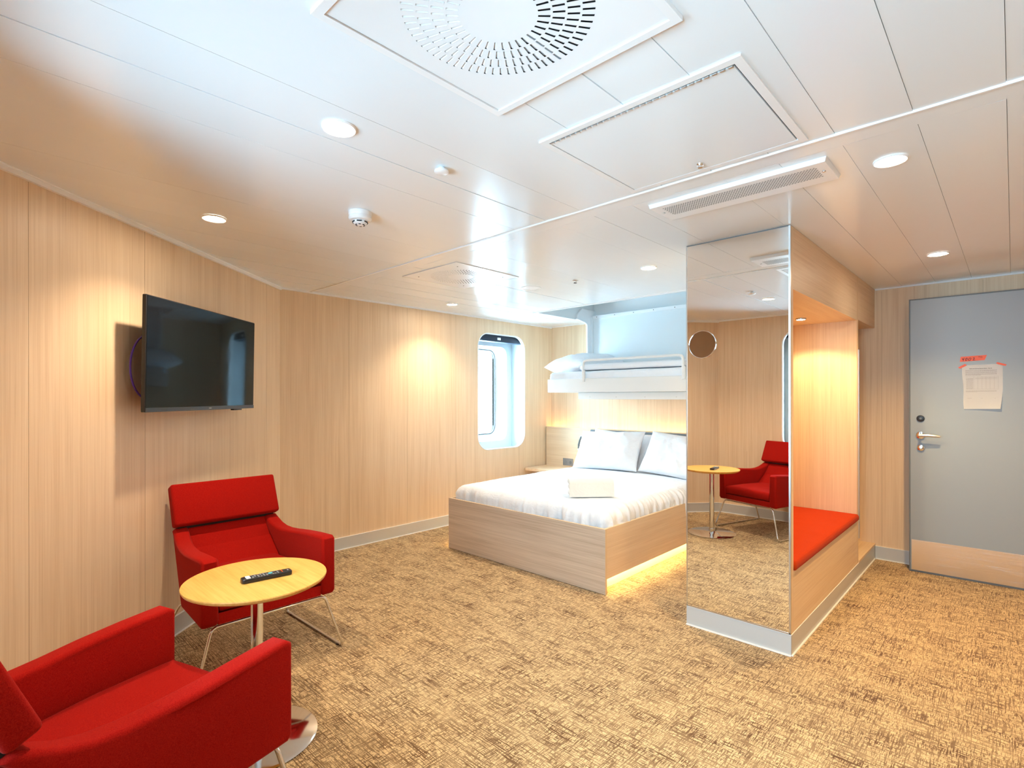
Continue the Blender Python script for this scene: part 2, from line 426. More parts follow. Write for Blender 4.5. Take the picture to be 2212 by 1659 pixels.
# windows: liner, steel frame, glass, roller blind
def window(idx, Pf, c, z0, z1, halfw, side):
    """Pf(a, z, d): a along the wall, d outward depth from the wall face"""
    root = MB(); 
    root.holed(rrect(c-halfw-.008, c+halfw+.008, z0-.008, z1+.008, .158), rrect(c-halfw+.002, c+halfw-.002, z0+.002, z1-.002, .148), -.003, .034, Pf)
    w = struct(root.obj('window_%d' % idx, M['white'], smooth=40))
    # box liner
    m = MB(); hw = halfw+.06; D = .27
    m.holed([(c-hw, z0-.06), (c+hw, z0-.06), (c+hw, z1+.06), (c-hw, z1+.06)], [(c-hw+.004, z0-.056), (c+hw-.004, z0-.056), (c+hw-.004, z1+.056), (c-hw+.004, z1+.056)], .031, D, Pf)
    o = m.obj('liner', M['liner'], w)
    m = MB()
    m.holed([(c-hw, z0-.06), (c+hw, z0-.06), (c+hw, z1+.06), (c-hw, z1+.06)], rrect(c-.335, c+.335, z0+.06, z1-.10, .10), D-.012, D, Pf)
    m.obj('liner_plate', M['liner'], w)
    m = MB()
    m.holed(rrect(c-.345, c+.345, z0+.05, z1-.09, .11), rrect(c-.336, c+.336, z0+.059, z1-.099, .10), D, D+.19, Pf)
    m.obj('reveal', M['white'], w)
    m = MB()
    gx0, gx1, gz0, gz1 = c-.295, c+.295, z0+.135, z1-.135
    m.holed(rrect(c-.36, c+.36, z0+.03, z1-.07, .11), rrect(gx0, gx1, gz0, gz1, .09), D+.17, D+.19, Pf)
    m.obj('window_frame', M['white'], w)
    m = MB(); m.holed(rrect(gx0-.012, gx1+.012, gz0-.012, gz1+.012, .10), rrect(gx0, gx1, gz0, gz1, .09), D+.155, D+.195, Pf)
    m.obj('gasket', M['black'], w)
    m = MB(); loop = rrect(gx0-.01, gx1+.01, gz0-.01, gz1+.01, .09)
    vs = [m.bm.verts.new(Pf(a, b, D+.182)) for a, b in loop]; m.bm.faces.new(vs)
    m.obj('pane', M['glass'], w, smooth=None)
    m = MB()
    P0, P1 = Pf(c-hw+.01, z1-.055, .05), Pf(c+hw-.01, z1+.05, .13)
    m.box(min(P0[0], P1[0]), max(P0[0], P1[0]), min(P0[1], P1[1]), max(P0[1], P1[1]), z1-.072, z1+.05, .006)
    rb = m.obj('roller_blind', M['navy'], w)
    m = MB(); a, b = Pf(c-.03, 0, .042), Pf(c+.02, 0, .052)
    m.box(min(a[0], b[0]), max(a[0], b[0]), min(a[1], b[1]), max(a[1], b[1]), z1-.052, z1-.025, .003)
    m.obj('blind_clip', M['whitep'], rb)
    ax = 'x' if abs(Pf(0, 0, 1)[0]-Pf(0, 0, 0)[0]) > .5 else 'y'
    for k in range(5 if side else 0):
        for sgn in (-1, 1):
            m = MB(); m.cyl(Pf(c+sgn*.37, z0+.12+k*.235, D-.013), .006, .006, ax, 10); m.obj('bolt', M['steel'], w)
    return w
window(1, lambda a, z, d: (XW-d, a, z), 4.198, WIN1[2], WIN1[3], .368, 1)
window(2, lambda a, z, d: (a, YB-d, z), -1.37, WIN2[2], WIN2[3], .37, 1)
window(3, lambda a, z, d: (a, YB-d, z), -.07, WIN_ADDED[2], WIN_ADDED[3], .37, 0)  # added window, out of view, lets extra daylight onto ceiling and column
# daylight portals in the window openings (guide the sampling of the sky only)
def portal(loc, rot, sx, sy):
    l = bpy.data.lights.new('portal', 'AREA'); l.shape = 'RECTANGLE'; l.size = sx; l.size_y = sy
    try: l.cycles.is_portal = True
    except Exception: pass
    o = bpy.data.objects.new('sky_portal', l); COL.objects.link(o); o.location = loc; o.rotation_euler = rot
portal((XW-.48, 4.198, 1.353), (0, radians(-90), 0), 1.2, .75)
portal((-1.37, YB-.48, 1.353), (radians(90), 0, 0), .75, 1.2)
portal((-.07, YB-.48, 1.353), (radians(90), 0, 0), .75, 1.2)

# ------------------------------------------------------------------ door (door_1)
DX0, DX1, DYF = -.555, .27, 4.868
dang = radians(2.0)
dm = Matrix.Translation((DX0, DYF, 0)) @ Matrix.Rotation(dang, 4, 'Z')
def dpart(build, name, mat, par, **kw):
    m = MB(); build(m); m.move(m.bm.verts, dm); return m.obj(name, mat, par, **kw)
m = MB(); m.box(0, .825, 0, .042, .012, 2.005, .002, 1); m.move(m.bm.verts, dm)
door = struct(m.obj('door_1', M['door'], smooth=None))
dpart(lambda m: (m.box(-.006, -.0002, -.001, .043, .006, 2.010), m.box(-.006, .825, -.001, .043, 2.0055, 2.012), m.box(-.004, .825, .002, .04, .002, .0115)), 'edge_strip', M['dooredge'], door, smooth=None)
dpart(lambda m: m.box(.008, .82, -.0022, -.0002, .016, .238), 'kick_plate', M['brushed'], door, smooth=None)
dpart(lambda m: m.cyl((.062, -.004, 1.132), .024, .007, 'y', 32, bev=.002), 'lock_cover', M['black'], door)
dpart(lambda m: m.cyl((.062, -.0085, 1.132), .007, .004, 'y', 20), 'lock_button', M['dooredge'], door)
hr = dpart(lambda m: m.cyl((.062, -.006, 1.010), .027, .011, 'y', 32, bev=.003), 'handle_rose', M['chrome'], door)
def lever(m):
    m.cyl((.062, -.03, 1.010), .009, .045, 'y', 16)
    path = [(.055, -.052, 1.010), (.075, -.054, 1.011), (.11, -.055, 1.012), (.15, -.053, 1.009), (.175, -.050, 1.006)]
    vs = m.tube(path, [.010, .010, .009, .0075, .006], 12)
    for v in vs: v.co.z = 1.010+(v.co.z-1.010)*1.15
dpart(lever, 'lever', M['steel'], hr)
kr = dpart(lambda m: m.cyl((.064, -.006, .918), .0225, .011, 'y', 32, bev=.003), 'key_rose', M['chrome'], door)
dpart(lambda m: (m.cyl((.064, -.013, .921), .008, .006, 'y', 20), m.box(.0625, .0655, -.018, -.012, .914, .928)), 'key_cylinder', M['steel'], kr)
# frame casing behind the leaf and strike plate
m = MB(); m.box(-.50, .32, 4.93, YE-.001, 1.99, 2.018); m.box(.30, .34, 4.925, YE-.001, .0, 2.018)
m.box(-.560, -.525, 5.03, YE-.001, .105, 2.008)
fr = struct(m.obj('trim_9', M['dooredge'], smooth=None))
m = MB(); m.box(-.566, -.5605, 5.03, 5.05, .955, 1.015, .001, 1); m.cyl((-.568, 5.04, .972), .006, .008, 'x', 12); m.cyl((-.568, 5.04, .998), .006, .008, 'x', 12)
m.obj('strike_plate', M['steel'], fr)

# ------------------------------------------------------------------ built-in seating niche with mirror column
CX0, CX1, CY0 = -1.347, -.804, 2.866
nic = thing('seating_niche', 'built-in oak niche with padded bench, behind the tall mirror column', 'built-in bench', ((CX0+CX1)/2, 3.96, 0))
m = MB(); m.box(CX0, CX1, CY0, CY0+.038, .105, H-.001); m.obj('end_panel', M['oak_v'], nic, smooth=None)
m = MB(); m.box(CX0, CX0+.03, CY0+.038, YE-.001, .105, H-.001); m.obj('back_panel', M['oak_v'], nic, smooth=None)
m = MB(); m.box(CX1-.016, CX1, CY0+.038, 4.398, 1.835, H-.001); m.obj('fascia', M['oak_y'], nic, smooth=None)
m = MB(); m.box(CX0+.03, CX1-.016, CY0+.038, 4.400, 1.835, 1.851); m.obj('soffit', M['oak_y'], nic, smooth=None)
m = MB(); m.box(CX0+.03, CX1-.001, 4.400, 4.435, .105, H-.001); dv = m.obj('divider_panel', M['oak_v'], nic, smooth=None)
m = MB(); m.box(CX1-.001, CX1+.0005, 4.398, 4.437, .105, H-.001); m.obj('edge_band', M['edge'], dv, smooth=None)
m = MB(); m.box(CX1-.016, CX1, 4.437, YE-.001, 1.842, H-.001); m.obj('wardrobe_fascia', M['oak_y'], nic, smooth=None)
m = MB(); m.box(CX0+.03, CX1-.016, 4.437, YE-.001, 1.842, 1.858); m.obj('wardrobe_soffit', M['oak_y'], nic, smooth=None)
m = MB(); m.box(CX0+.03, CX1+.004, 4.437, YE-.001, .105, .121); m.obj('wardrobe_floor', M['oak_y'], nic, smooth=None)
m = MB(); m.box(CX1-.018, CX1, CY0+.038, 4.398, .105, .412); m.obj('bench_front', M['oak_y'], nic, smooth=None)
m = MB(); m.box(CX0+.03, CX1-.018, CY0+.038, 4.398, .394, .412); m.obj('bench_top', M['oak_y'], nic, smooth=None)
m = MB(); m.box(-.95, CX1+.006, 4.437, 4.458, .28, 1.63); m.obj('side_mirror', M['steel'], nic, smooth=None, label='narrow dressing mirror seen edge-on')
m = MB(); m.box(CX0+.004, CX1-.004, CY0+.002, YE-.001, 0, .104); m.obj('plinth', M['dark'], nic, smooth=None)
def bb2(name, y0, y1, x, nrm): return baseb(name, *((x, y0), (x, y1)), nrm)
o = baseb('baseboard_niche', (CX1-.002, CY0-.004), (CX1-.002, YE), (1, 0), .103, .004)
o = baseb('baseboard_column', (CX0-.002, CY0-.001), (CX1+.002, CY0-.001), (0, -1), .105, .006)
# column mirror
m = MB(); m.box(CX0+.004, CX1-.008, CY0-.008, CY0-.001, .114, H-.006)
cm = one('column_mirror', m, M['mirror'], 'tall frameless-looking mirror covering the column face beside the bench', 'mirror', (-1.075, CY0-.005, .114), smooth=None)
WM[cm.name] = Matrix.Translation((-1.075, CY0-.005, .114))
m = MB(); m.box(CX0-.001, CX0+.004, CY0-.010, CY0-.001, .108, H-.003); m.box(CX1-.008, CX1+.001, CY0-.010, CY0-.001, .108, H-.003)
m.box(CX0, CX1, CY0-.010, CY0-.001, .108, .114); m.obj('frame', M['steel'], cm, smooth=None)
m = MB(); m.box(CX0, CX1, CY0-.009, CY0-.001, H-.006, H-.001); m.obj('top_channel', M['dooredge'], cm, smooth=None)
# round magnifying mirror stuck to it
rm = thing('shaving_mirror', 'small round magnifying mirror fixed on the tall column mirror', 'mirror', (-1.254, CY0-.012, 1.584))
m = MB(); m.lathe([(0, .0), (.075, .0), (.077, .001), (.077, .0045), (.0755, .0060), (.0735, .0055)], n=56, cap=False)
m.move(m.bm.verts, Matrix.Translation((-1.254, CY0-.009, 1.584)) @ Matrix.Rotation(pi/2, 4, 'X')); m.obj('rim', M['chrome'], rm)
m = MB(); m.lathe([(0, .0052), (.02, .0052), (.04, .0053), (.058, .0054), (.0738, .0055)], n=56, cap=False)
m.move(m.bm.verts, Matrix.Translation((-1.254, CY0-.009, 1.584)) @ Matrix.Rotation(pi/2, 4, 'X'))
mm = plain('magnifying mirror with wall reflection tint', (.42, .35, .30), .05, 1); m.obj('concave_glass', mm, rm, smooth=60)  # brown reflection of the wall is put into the mirror colour
# bench cushion
def slab_cushion(m, x0, x1, y0, y1, z0, z1, r, amp, nx=26, ny=60, seed=0):
    """soft pad: grid top and bottom with rounded rim"""
    vs = m.box(x0, x1, y0, y1, z0, z1, r, 4)
    return vs
m = MB()
NX, NY = 24, 70
x0, x1, y0, y1, z0, z1 = CX0+.034, CX1+.012, CY0+.042, 4.396, .413, .462
top = {}
def pad(m, x0, x1, y0, y1, z0, z1, NX, NY, r=.018, crown=.006, wob=.0015):
    def ring(u, v, up):
        x = x0+(x1-x0)*u; y = y0+(y1-y0)*v
        d = min(x-x0, x1-x, y-y0, y1-y); t = max(0, 1-d/r); dz = r*(1-sqrt(max(0, 1-t*t)))
        n_ = noise.noise(Vector((x*9, y*9, 3.1)))*wob
        c = crown*(1-(2*u-1)**4)*(1-(2*v-1)**4)
        return (x, y, z1-dz+n_+c) if up else (x, y, z0+dz*.6)
    us = [0, .01, .025, .05]+[.05+.9*k/(NX-1) for k in range(1, NX-1)]+[.95, .975, .99, 1]
    q = .025*(x1-x0)/(y1-y0)
    vs_ = [0, .4*q, q, 2*q]+[2*q+(1-4*q)*k/(NY-1) for k in range(1, NY-1)]+[1-2*q, 1-q, 1-.4*q, 1]
    T = [[m.bm.verts.new(ring(u, v, True)) for v in vs_] for u in us]
    B = [[m.bm.verts.new(ring(u, v, False)) for v in vs_] for u in us]
    a, b = len(us), len(vs_)
    for i in range(a-1):
        for j in range(b-1):
            m.bm.faces.new((T[i][j], T[i+1][j], T[i+1][j+1], T[i][j+1])); m.bm.faces.new((B[i][j], B[i][j+1], B[i+1][j+1], B[i+1][j]))
    for j in range(b-1):
        m.bm.faces.new((T[0][j], T[0][j+1], B[0][j+1], B[0][j])); m.bm.faces.new((T[-1][j+1], T[-1][j], B[-1][j], B[-1][j+1]))
    for i in range(a-1):
        m.bm.faces.new((T[i+1][0], T[i][0], B[i][0], B[i+1][0])); m.bm.faces.new((T[i][-1], T[i+1][-1], B[i+1][-1], B[i][-1]))
pad(m, x0, x1, y0, y1, z0, z1, NX, NY)
one('bench_cushion', m, M['orange'], 'long flat orange-red felt cushion on the oak bench', 'cushion', ((x0+x1)/2, (y0+y1)/2, z0), smooth=60)

# ------------------------------------------------------------------ ceiling lamps
def spot(parent, loc, power, size=122, blend=.8, col=WARM, rad=.022):
    l = bpy.data.lights.new('lamp_light', 'SPOT'); l.energy = power; l.color = col
    l.spot_size = radians(size); l.spot_blend = blend; l.shadow_soft_size = rad
    o = bpy.data.objects.new('lamp_light', l); COL.objects.link(o)
    o.parent = parent; o.location = loc
    return o
def downlight(x, y, label, power=SPOT_W, col=WARM):
    t = thing('ceiling_light', label, 'ceiling lamp', (x, y, H), 0, None)
    m = MB(); m.lathe([(.040, -.0005), (.042, -.005), (.050, -.008), (.053, -.004), (.053, -.0005)], (x, y, H), 44, cap=False); m.obj('trim_ring', M['whitep'], t)
    m = MB(); m.lathe([(0, -.0045), (.041, -.0045)], (x, y, H), 40, cap=False); m.obj('diffuser', M['lamp'], t, smooth=None)
    spot(t, (0, 0, -.012), power, col=col)
    return t
downlight(-1.549, .835, 'round lit ceiling lamp in front of the armchairs, below the big air diffuser')
downlight(-2.763, .845, 'round lit ceiling lamp nearest the television wall')
downlight(-3.745, 3.14, 'small lit ceiling lamp close to the oak wall left of the window')
downlight(-1.746, 3.15, 'small lit ceiling lamp above the foot of the bed, left of the mirror column')
downlight(-.321, 2.325, 'largest lit ceiling lamp near the entrance, right of the slim air grille', SPOT_W*1.65, (1.0, .64, .25))
downlight(-.326, 4.045, 'lit ceiling lamp in front of the grey door', SPOT_W*1.65, (1.0, .64, .25))
nl = thing('niche_light', 'small lit surface lamp under the soffit of the bench niche', 'lamp', (-1.066, 4.025, 1.835))
m = MB(); m.lathe([(.026, -.010), (.033, -.010), (.034, -.002), (.034, -.0002), (0, -.0002)], (-1.066, 4.025, 1.835), 36, cap=False); m.obj('housing', M['steel'], nl)
m = MB(); m.lathe([(0, -.009), (.027, -.009)], (-1.066, 4.025, 1.835), 32, cap=False); m.obj('diffuser', M['lamp'], nl, smooth=None)
spot(nl, (0, 0, -.016), 12, 134, .3, (1.0, .76, .38), .012)

# ------------------------------------------------------------------ air diffusers
def diffuser(cx, cy, hs, label, frame):
    t = thing('air_diffuser', label, 'air vent', (cx, cy, H))
    zt = H-.008 if frame else H-.004
    R0, R1 = .088*hs/.29, .217*hs/.29
    m = MB(); dr = (R1-R0)/4; in_ = hs-.022 if frame else hs-.004
    blades = MB()
    for k in range(4):
        ra, rb = R0+dr*k, R0+dr*(k+1)-dr*.16; n = 34+10*k
        rc = R0+dr*(k+1)
        for i in range(n):
            a0 = 2*pi*(i+.5*(k % 2))/n; a1 = a0+2*pi*.30/n; a2 = a0+2*pi/n
            def q(r, a, z=zt): return (cx+r*cos(a), cy+r*sin(a), z)
            f1 = [m.bm.verts.new(q(*p)) for p in ((ra, a1), (rb, a1), (rb, a2), (ra, a2))]; m.bm.faces.new(f1[::-1])
            f1 = [m.bm.verts.new(q(*p)) for p in ((rb, a0), (rc, a0), (rc, a1), (rc, a2), (rb, a2), (rb, a1))]; m.bm.faces.new(f1[::-1])
            b1 = [m.bm.verts.new(p) for p in (q(ra, a0, zt+.0002), q(rb, a0, zt+.0002), q(rb, a0+(a1-a0)*1.7, zt+.007), q(ra, a0+(a1-a0)*1.7, zt+.007))]; m.bm.faces.new(b1)
    n = 72; hub = [m.bm.verts.new((cx+R0*cos(2*pi*i/n), cy+R0*sin(2*pi*i/n), zt)) for i in range(n)]; m.bm.faces.new(hub[::-1])
    o_ = [(cx-in_, cy-in_), (cx+in_, cy-in_), (cx+in_, cy+in_), (cx-in_, cy+in_)]
    i_ = [(cx+R1*cos(2*pi*i/96), cy+R1*sin(2*pi*i/96)) for i in range(96)]
    m.holed(o_, i_, zt, zt+.001, lambda a, b, d: (a, b, d))
    m.obj('slotted_plate', M['white'], t, smooth=None)
    m = MB(); m.box(cx-in_, cx+in_, cy-in_, cy+in_, H-.0012, H-.0004); m.obj('dark_void', M['dark'], t, smooth=None)
    if frame:
        m = MB()
        m.holed([(cx-hs, cy-hs), (cx+hs, cy-hs), (cx+hs, cy+hs), (cx-hs, cy+hs)], [(cx-in_-.001, cy-in_-.001), (cx+in_+.001, cy-in_-.001), (cx+in_+.001, cy+in_+.001), (cx-in_-.001, cy+in_+.001)], H-.012, H-.0005, lambda a, b, d: (a, b, d))
        m.obj('frame', M['whitep'], t, smooth=None)
    else:
        m = MB()
        m.holed([(cx-hs, cy-hs), (cx+hs, cy-hs), (cx+hs, cy+hs), (cx-hs, cy+hs)], o_, H-.0045, H-.0004, lambda a, b, d: (a, b, d))
        m.obj('frame', M['cseam'], t, smooth=None)
        for sx, sy in ((-.21, -.21), (.21, .21), (-.21, .21), (.21, -.21)):
            m = MB(); m.cyl((cx+sx, cy+sy, zt-.0008), .004, .0015, 'z', 10); m.obj('screw', M['dark'], t)
    return t
diffuser(-.830, .830, .293, 'large square ceiling air diffuser with rings of slots at the top of the photo', True)
diffuser(-2.842, 2.463, .292, 'smaller-looking square air diffuser with slot rings over the far floor', False)

# access hatch
ah = thing('access_hatch', 'square white ceiling access hatch with a hinge line and a round lock', 'hatch', (-.8215, 1.6435, H))
hx0, hx1, hy0, hy1 = -1.152, -.491, 1.344, 1.943
m = MB(); m.holed([(hx0, hy0), (hx1, hy0), (hx1, hy1), (hx0, hy1)], [(hx0+.024, hy0+.024), (hx1-.024, hy0+.024), (hx1-.024, hy1-.024), (hx0+.024, hy1-.024)], H-.0065, H-.0004, lambda a, b, d: (a, b, d))
m.obj('frame', M['whitep'], ah, smooth=None)
m = MB(); m.box(hx0+.028, hx1-.029, hy0+.031, hy1-.026, H-.006, H-.0006); m.obj('lid', M['ceil'], ah, smooth=None)
m = MB(); m.box(hx0+.025, hx1-.025, hy0+.025, hy1-.025, H-.0005, H-.0003); m.obj('dark_gap', M['dark'], ah, smooth=None)
m = MB(); k = 0
yy = hy0+.0275
xx = hx0+.03
while xx < hx1-.04:
    m.box(xx, xx+.014, yy-.0018, yy+.0045, H-.0105, H-.002, .001, 1); xx += .021
m.obj('hinge', M['steel'], ah)
m = MB(); m.lathe([(.013, -.006), (.011, -.012), (.0085, -.013), (.0085, -.019), (0, -.019)], (-.829, 1.872, H), 24, cap=False); m.obj('lock', M['chrome'], ah)

# slim air grille
gx0, gx1, gy0, gy1 = -1.181, -.481, 2.128, 2.345
ag = thing('air_grille', 'slim rectangular perforated air grille on the ceiling above the mirror column', 'air vent', ((gx0+gx1)/2, (gy0+gy1)/2, H))
m = MB(); vs = m.box(gx0, gx1, gy0, gy1, H-.018, H-.0005)
for v in vs:
    if v.co.z < H-.01: v.co.x += .005*(1 if v.co.x < -.8 else -1); v.co.y += .003*(1 if v.co.y < 2.2 else -2.6)
m.obj('cover', M['whitep'], ag, smooth=None)
m = MB()
p = .0105
for j in range(12):
    for i in range(58):
        x = gx0+.052+i*p+(p/2 if j % 2 else 0); y = gy0+.040+j*p*.87
        vs = [m.bm.verts.new((x+.0037*cos(a*pi/3), y+.0037*sin(a*pi/3), H-.0183)) for a in range(6)]; m.bm.faces.new(vs[::-1])
m.obj('perforation', plain('grille hole grey', (.20, .22, .225), .8), ag, smooth=None)
for x in (gx0+.028, gx1-.028):
    m = MB(); m.cyl((x, 2.22, H-.0195), .006, .003, 'z', 16, bev=.0006); m.obj('screw', M['steel'], ag)

# detectors and speaker
sd = thing('smoke_detector', 'white domed smoke detector with dark slots on the ceiling', 'smoke detector', (-2.19, 1.285, H))
m = MB(); m.lathe([(.052, -.0005), (.052, -.014), (.049, -.020), (.051, -.022), (.052, -.032), (.046, -.040), (.030, -.044), (0, -.044)], (-2.19, 1.285, H), 44, cap=False); m.obj('base', M['whitep'], sd)
m = MB(); m.lathe([(.033, -.043), (.031, -.052), (.024, -.058), (.010, -.062), (0, -.062)], (-2.19, 1.285, H), 36, cap=False); m.obj('dome', M['whitep'], sd)
m = MB()
for k in range(6):
    a = k*pi/3+.4
    vs = m.box(-.011, .011, -.0012, .0012, -.0026, .0026); m.move(vs, Matrix.Translation((-2.19+.0325*cos(a), 1.285+.0325*sin(a), H-.0485)) @ Matrix.Rotation(a+pi/2, 4, 'Z'))
    vs = m.box(-.005, .005, -.003, .003, -.001, .001); m.move(vs, Matrix.Translation((-2.19+.019*cos(a), 1.285+.019*sin(a), H-.0600)) @ Matrix.Rotation(a+pi/2, 4, 'Z'))
m.obj('smoke_slots', M['dark'], sd)
m = MB(); c = (-1.545, 1.245, H); m.lathe([(.012, -.0005), (.014, -.004), (.019, -.010), (.026, -.011), (.027, -.018), (.022, -.022), (0, -.022)], c, 32, cap=False)
one('heat_sensor', m, M['whitep'], 'small flat white ceiling sensor right of the smoke detector', 'sensor', c, smooth=40)
c = (-2.337, 3.135, H)
sp = thing('sprinkler', 'tiny chrome sprinkler head in the ceiling above the bed', 'sprinkler', c)
m = MB(); m.lathe([(.022, -.0005), (.020, -.004), (.010, -.005), (.007, -.016), (0, -.016)], c, 28, cap=False); m.obj('body', M['steel'], sp)
m = MB(); m.lathe([(0, -.0165), (.012, -.0175), (.012, -.019), (0, -.019)], c, 20, cap=False); m.obj('deflector', M['dark'], sp)
c = (-2.745, 3.105, H)
m = MB(); m.lathe([(.078, -.0005), (.078, -.004), (.066, -.007), (.064, -.004), (0, -.004)], c, 48, cap=False)
one('ceiling_speaker', m, M['whitep'], 'flat round white speaker cover in the ceiling, right of the far air diffuser', 'speaker', c, smooth=40)

# ------------------------------------------------------------------ television
tl = Vector((-2.955, .610)); tr = Vector((-3.610, 1.341)); tv_d = (tr-tl).normalized(); tv_c = (tl+tr)/2
tva = atan2(tv_d.y, tv_d.x)
TM = Matrix.Translation((tv_c.x, tv_c.y, 1.502)) @ Matrix.Rotation(tva, 4, 'Z') @ Matrix.Rotation(radians(1.0), 4, 'X')
# local frame: x along the width; +y points to the wall or room depending on handedness
roomside = 1 if Vector((-sin(tva), cos(tva))).dot(dn) > 0 else -1
tv = thing('television', 'black flat television on a tilting bracket on the diagonal oak wall', 'television', (tv_c.x, tv_c.y, 1.222))
def tvp(build, name, mat, par=tv, smooth=30):
    m = MB(); build(m)
    if roomside > 0:
        for v in m.bm.verts: v.co.y *= -1
        bmesh.ops.reverse_faces(m.bm, faces=m.bm.faces)
    m.move(m.bm.verts, TM); return m.obj(name, mat, par, smooth=smooth)
# with y negative = towards the room
tvp(lambda m: (m.box(-.4905, .4905, .0, .022, -.279, .279, .003, 1), m.box(-.42, .42, .022, .062, -.272, .02, .01, 2)), 'housing', M['black'])
sc = tvp(lambda m: m.box(-.4865, .4865, -.0016, -.0002, -.258, .274), 'screen', M['screen'], smooth=None)
tvp(lambda m: m.box(-.4895, .4895, -.003, -.0002, -.279, -.2595), 'lower_bezel', M['black'], smooth=None)
tvp(lambda m: (m.box(.005, .028, -.0036, -.003, -.2715, -.2665)), 'badge', M['greybutton'], smooth=None)
tvp(lambda m: m.box(.26, .35, -.002, .02, -.288, -.2795, .002), 'sensor', M['black'])
tvp(lambda m: (m.box(-.13, .13, .062, .095, -.13, .13, .005), m.box(-.06, .06, .095, .118, -.18, .18, .003)), 'bracket', M['black'])
def cable(m):
    P = [(-.33+.0-.14*sin(a)*.9, .085+.0*a, .02-.16*cos(a)) for a in [k*pi/16 for k in range(17)]]
    m.tube([(p[0]-.02, p[1], p[2]-.08) for p in P], .0045, 8)
tvp(cable, 'cable', M['purple'])

# ------------------------------------------------------------------ armchairs
def taper(vs, amt=.045, x0=.12, L=.37):
    for v in vs:
        if v.co.x < x0:
            k = min(1, (x0-v.co.x)/L); s_ = 1 if v.co.y > 0 else -1
            v.co.y -= s_*amt*k
def armchair(label, loc, rotz):
    t = thing('armchair', label, 'armchair', loc, rotz)
    topl = [(.34, .585), (.22, .5785), (.10, .569), (.0, .561), (-.07, .558), (-.13, .562), (-.18, .575), (-.22, .594), (-.258, .613)]
    prof = [(.345, .287), (.36, .305), (.36, .572)] + topl + [(-.285, .600), (-.262, .575), (.0, .295), (.015, .287)]
    for s_ in (-1, 1):
        m = MB(); vs = m.prism(prof, s_*.238 if s_ > 0 else -.310, .310 if s_ > 0 else -.238, 'y', .015, 4)
        taper(m.bm.verts); m.obj('armrest', M['red'], t, world=False, smooth=50)
    # lower back: slanted wedge between the arms, full width at the seam
    m = MB(); pr_ = [(-.135, .40), (-.258, .611), (-.288, .603), (.0, .30), (.03, .287), (.05, .30)]
    m.prism(pr_, -.242, .242, 'y', .004, 2); taper(m.bm.verts); m.obj('backrest', M['red'], t, world=False, smooth=50)
    # head panel
    m = MB(); vs = m.box(-.034, .034, -.266, .266, 0, .222, .013, 3)
    m.move(list(m.bm.verts), Matrix.Translation((-.243, 0, .622)) @ Matrix.Rotation(radians(-23), 4, 'Y'))
    m.obj('headrest', M['red'], t, world=False, smooth=50)
    m = MB(); m.box(-.289, -.255, -.245, .245, .600, .622); m.obj('hinge_bar', M['dark'], t, world=False, smooth=None)
    # seat
    m = MB(); m.prism([(.345, .288), (.345, .338), (-.10, .338), (.0, .289)], -.240, .240, 'y', .004, 2); taper(m.bm.verts); m.obj('seat_base', M['red'], t, world=False, smooth=50)
    m = MB(); pad(m, -.17, .352, -.236, .236, .343, .418, 26, 24, .022, .012, .001)
    taper(m.bm.verts); m.obj('seat_cushion', M['red'], t, world=False, smooth=60)
    # sled frame, one bent tube
    def bend(pts, r=.03, n=6):
        out = [Vector(pts[0])]
        for i in range(1, len(pts)-1):
            p = Vector(pts[i]); a = (Vector(pts[i-1])-p).normalized(); b = (Vector(pts[i+1])-p).normalized()
            for k in range(n+1):
                u = k/n; out.append((p+a*r)*(1-u)**2+p*2*u*(1-u)+(p+b*r)*u*u)
        out.append(Vector(pts[-1])); return out
    z0 = .0075
    L = [(.02, -.20, .280), (-.10, -.27, .275), (-.285, -.335, z0), (.378, -.343, z0), (.335, -.262, .276), (.335, .262, .276), (.378, .343, z0), (-.285, .335, z0), (-.10, .27, .275), (.02, .20, .280)]
    m = MB(); m.tube(bend(L), .0068, 10); m.obj('sled_frame', M['chrome'], t, world=False, smooth=60)
    for s_ in (-1, 1):
        for x in (-.22, .33): m = MB(); m.cyl((x, s_*.338, .003), .0085, .006, 'z', 12); m.obj('glide', M['black'], t, world=False)
    return t
ch1 = armchair('red felt armchair facing the room below the television, behind the round table', (-2.892, 1.032, 0), radians(0))
ch2 = copy_thing(ch1, (-1.72, .243, 0), radians(108), 'red felt armchair in the near left corner, cut off by the photo edge')

# ------------------------------------------------------------------ round table and remote
TC = (-2.076, .781)
t = thing('side_table', 'small round oak-topped table on a chrome column between the red armchairs', 'table', (TC[0], TC[1], 0))
m = MB(); m.lathe([(0, -.020), (.230, -.020), (.245, -.012), (.249, -.004), (.248, 0), (0, 0)], (TC[0], TC[1], .612), 80, cap=False)
tt = m.obj('table_top', M['tabletop'], t, smooth=25)
m = MB(); m.cyl((TC[0], TC[1], .3035), .0215, .571, 'z', 32); m.obj('column', M['chrome'], t)
m = MB(); m.lathe([(0, .0), (.212, 0), (.215, .004), (.205, .008), (.06, .010), (.040, .014), (.028, .020), (.026, .045), (0, .045)], (TC[0], TC[1], 0.0005), 72, cap=False); m.obj('base_plate', M['chrome'], t, smooth=35)
m = MB(); m.box(TC[0]-.09, TC[0]+.09, TC[1]-.09, TC[1]+.09, .585, .5915, .002, 1); m.obj('mounting_plate', M['black'], t)

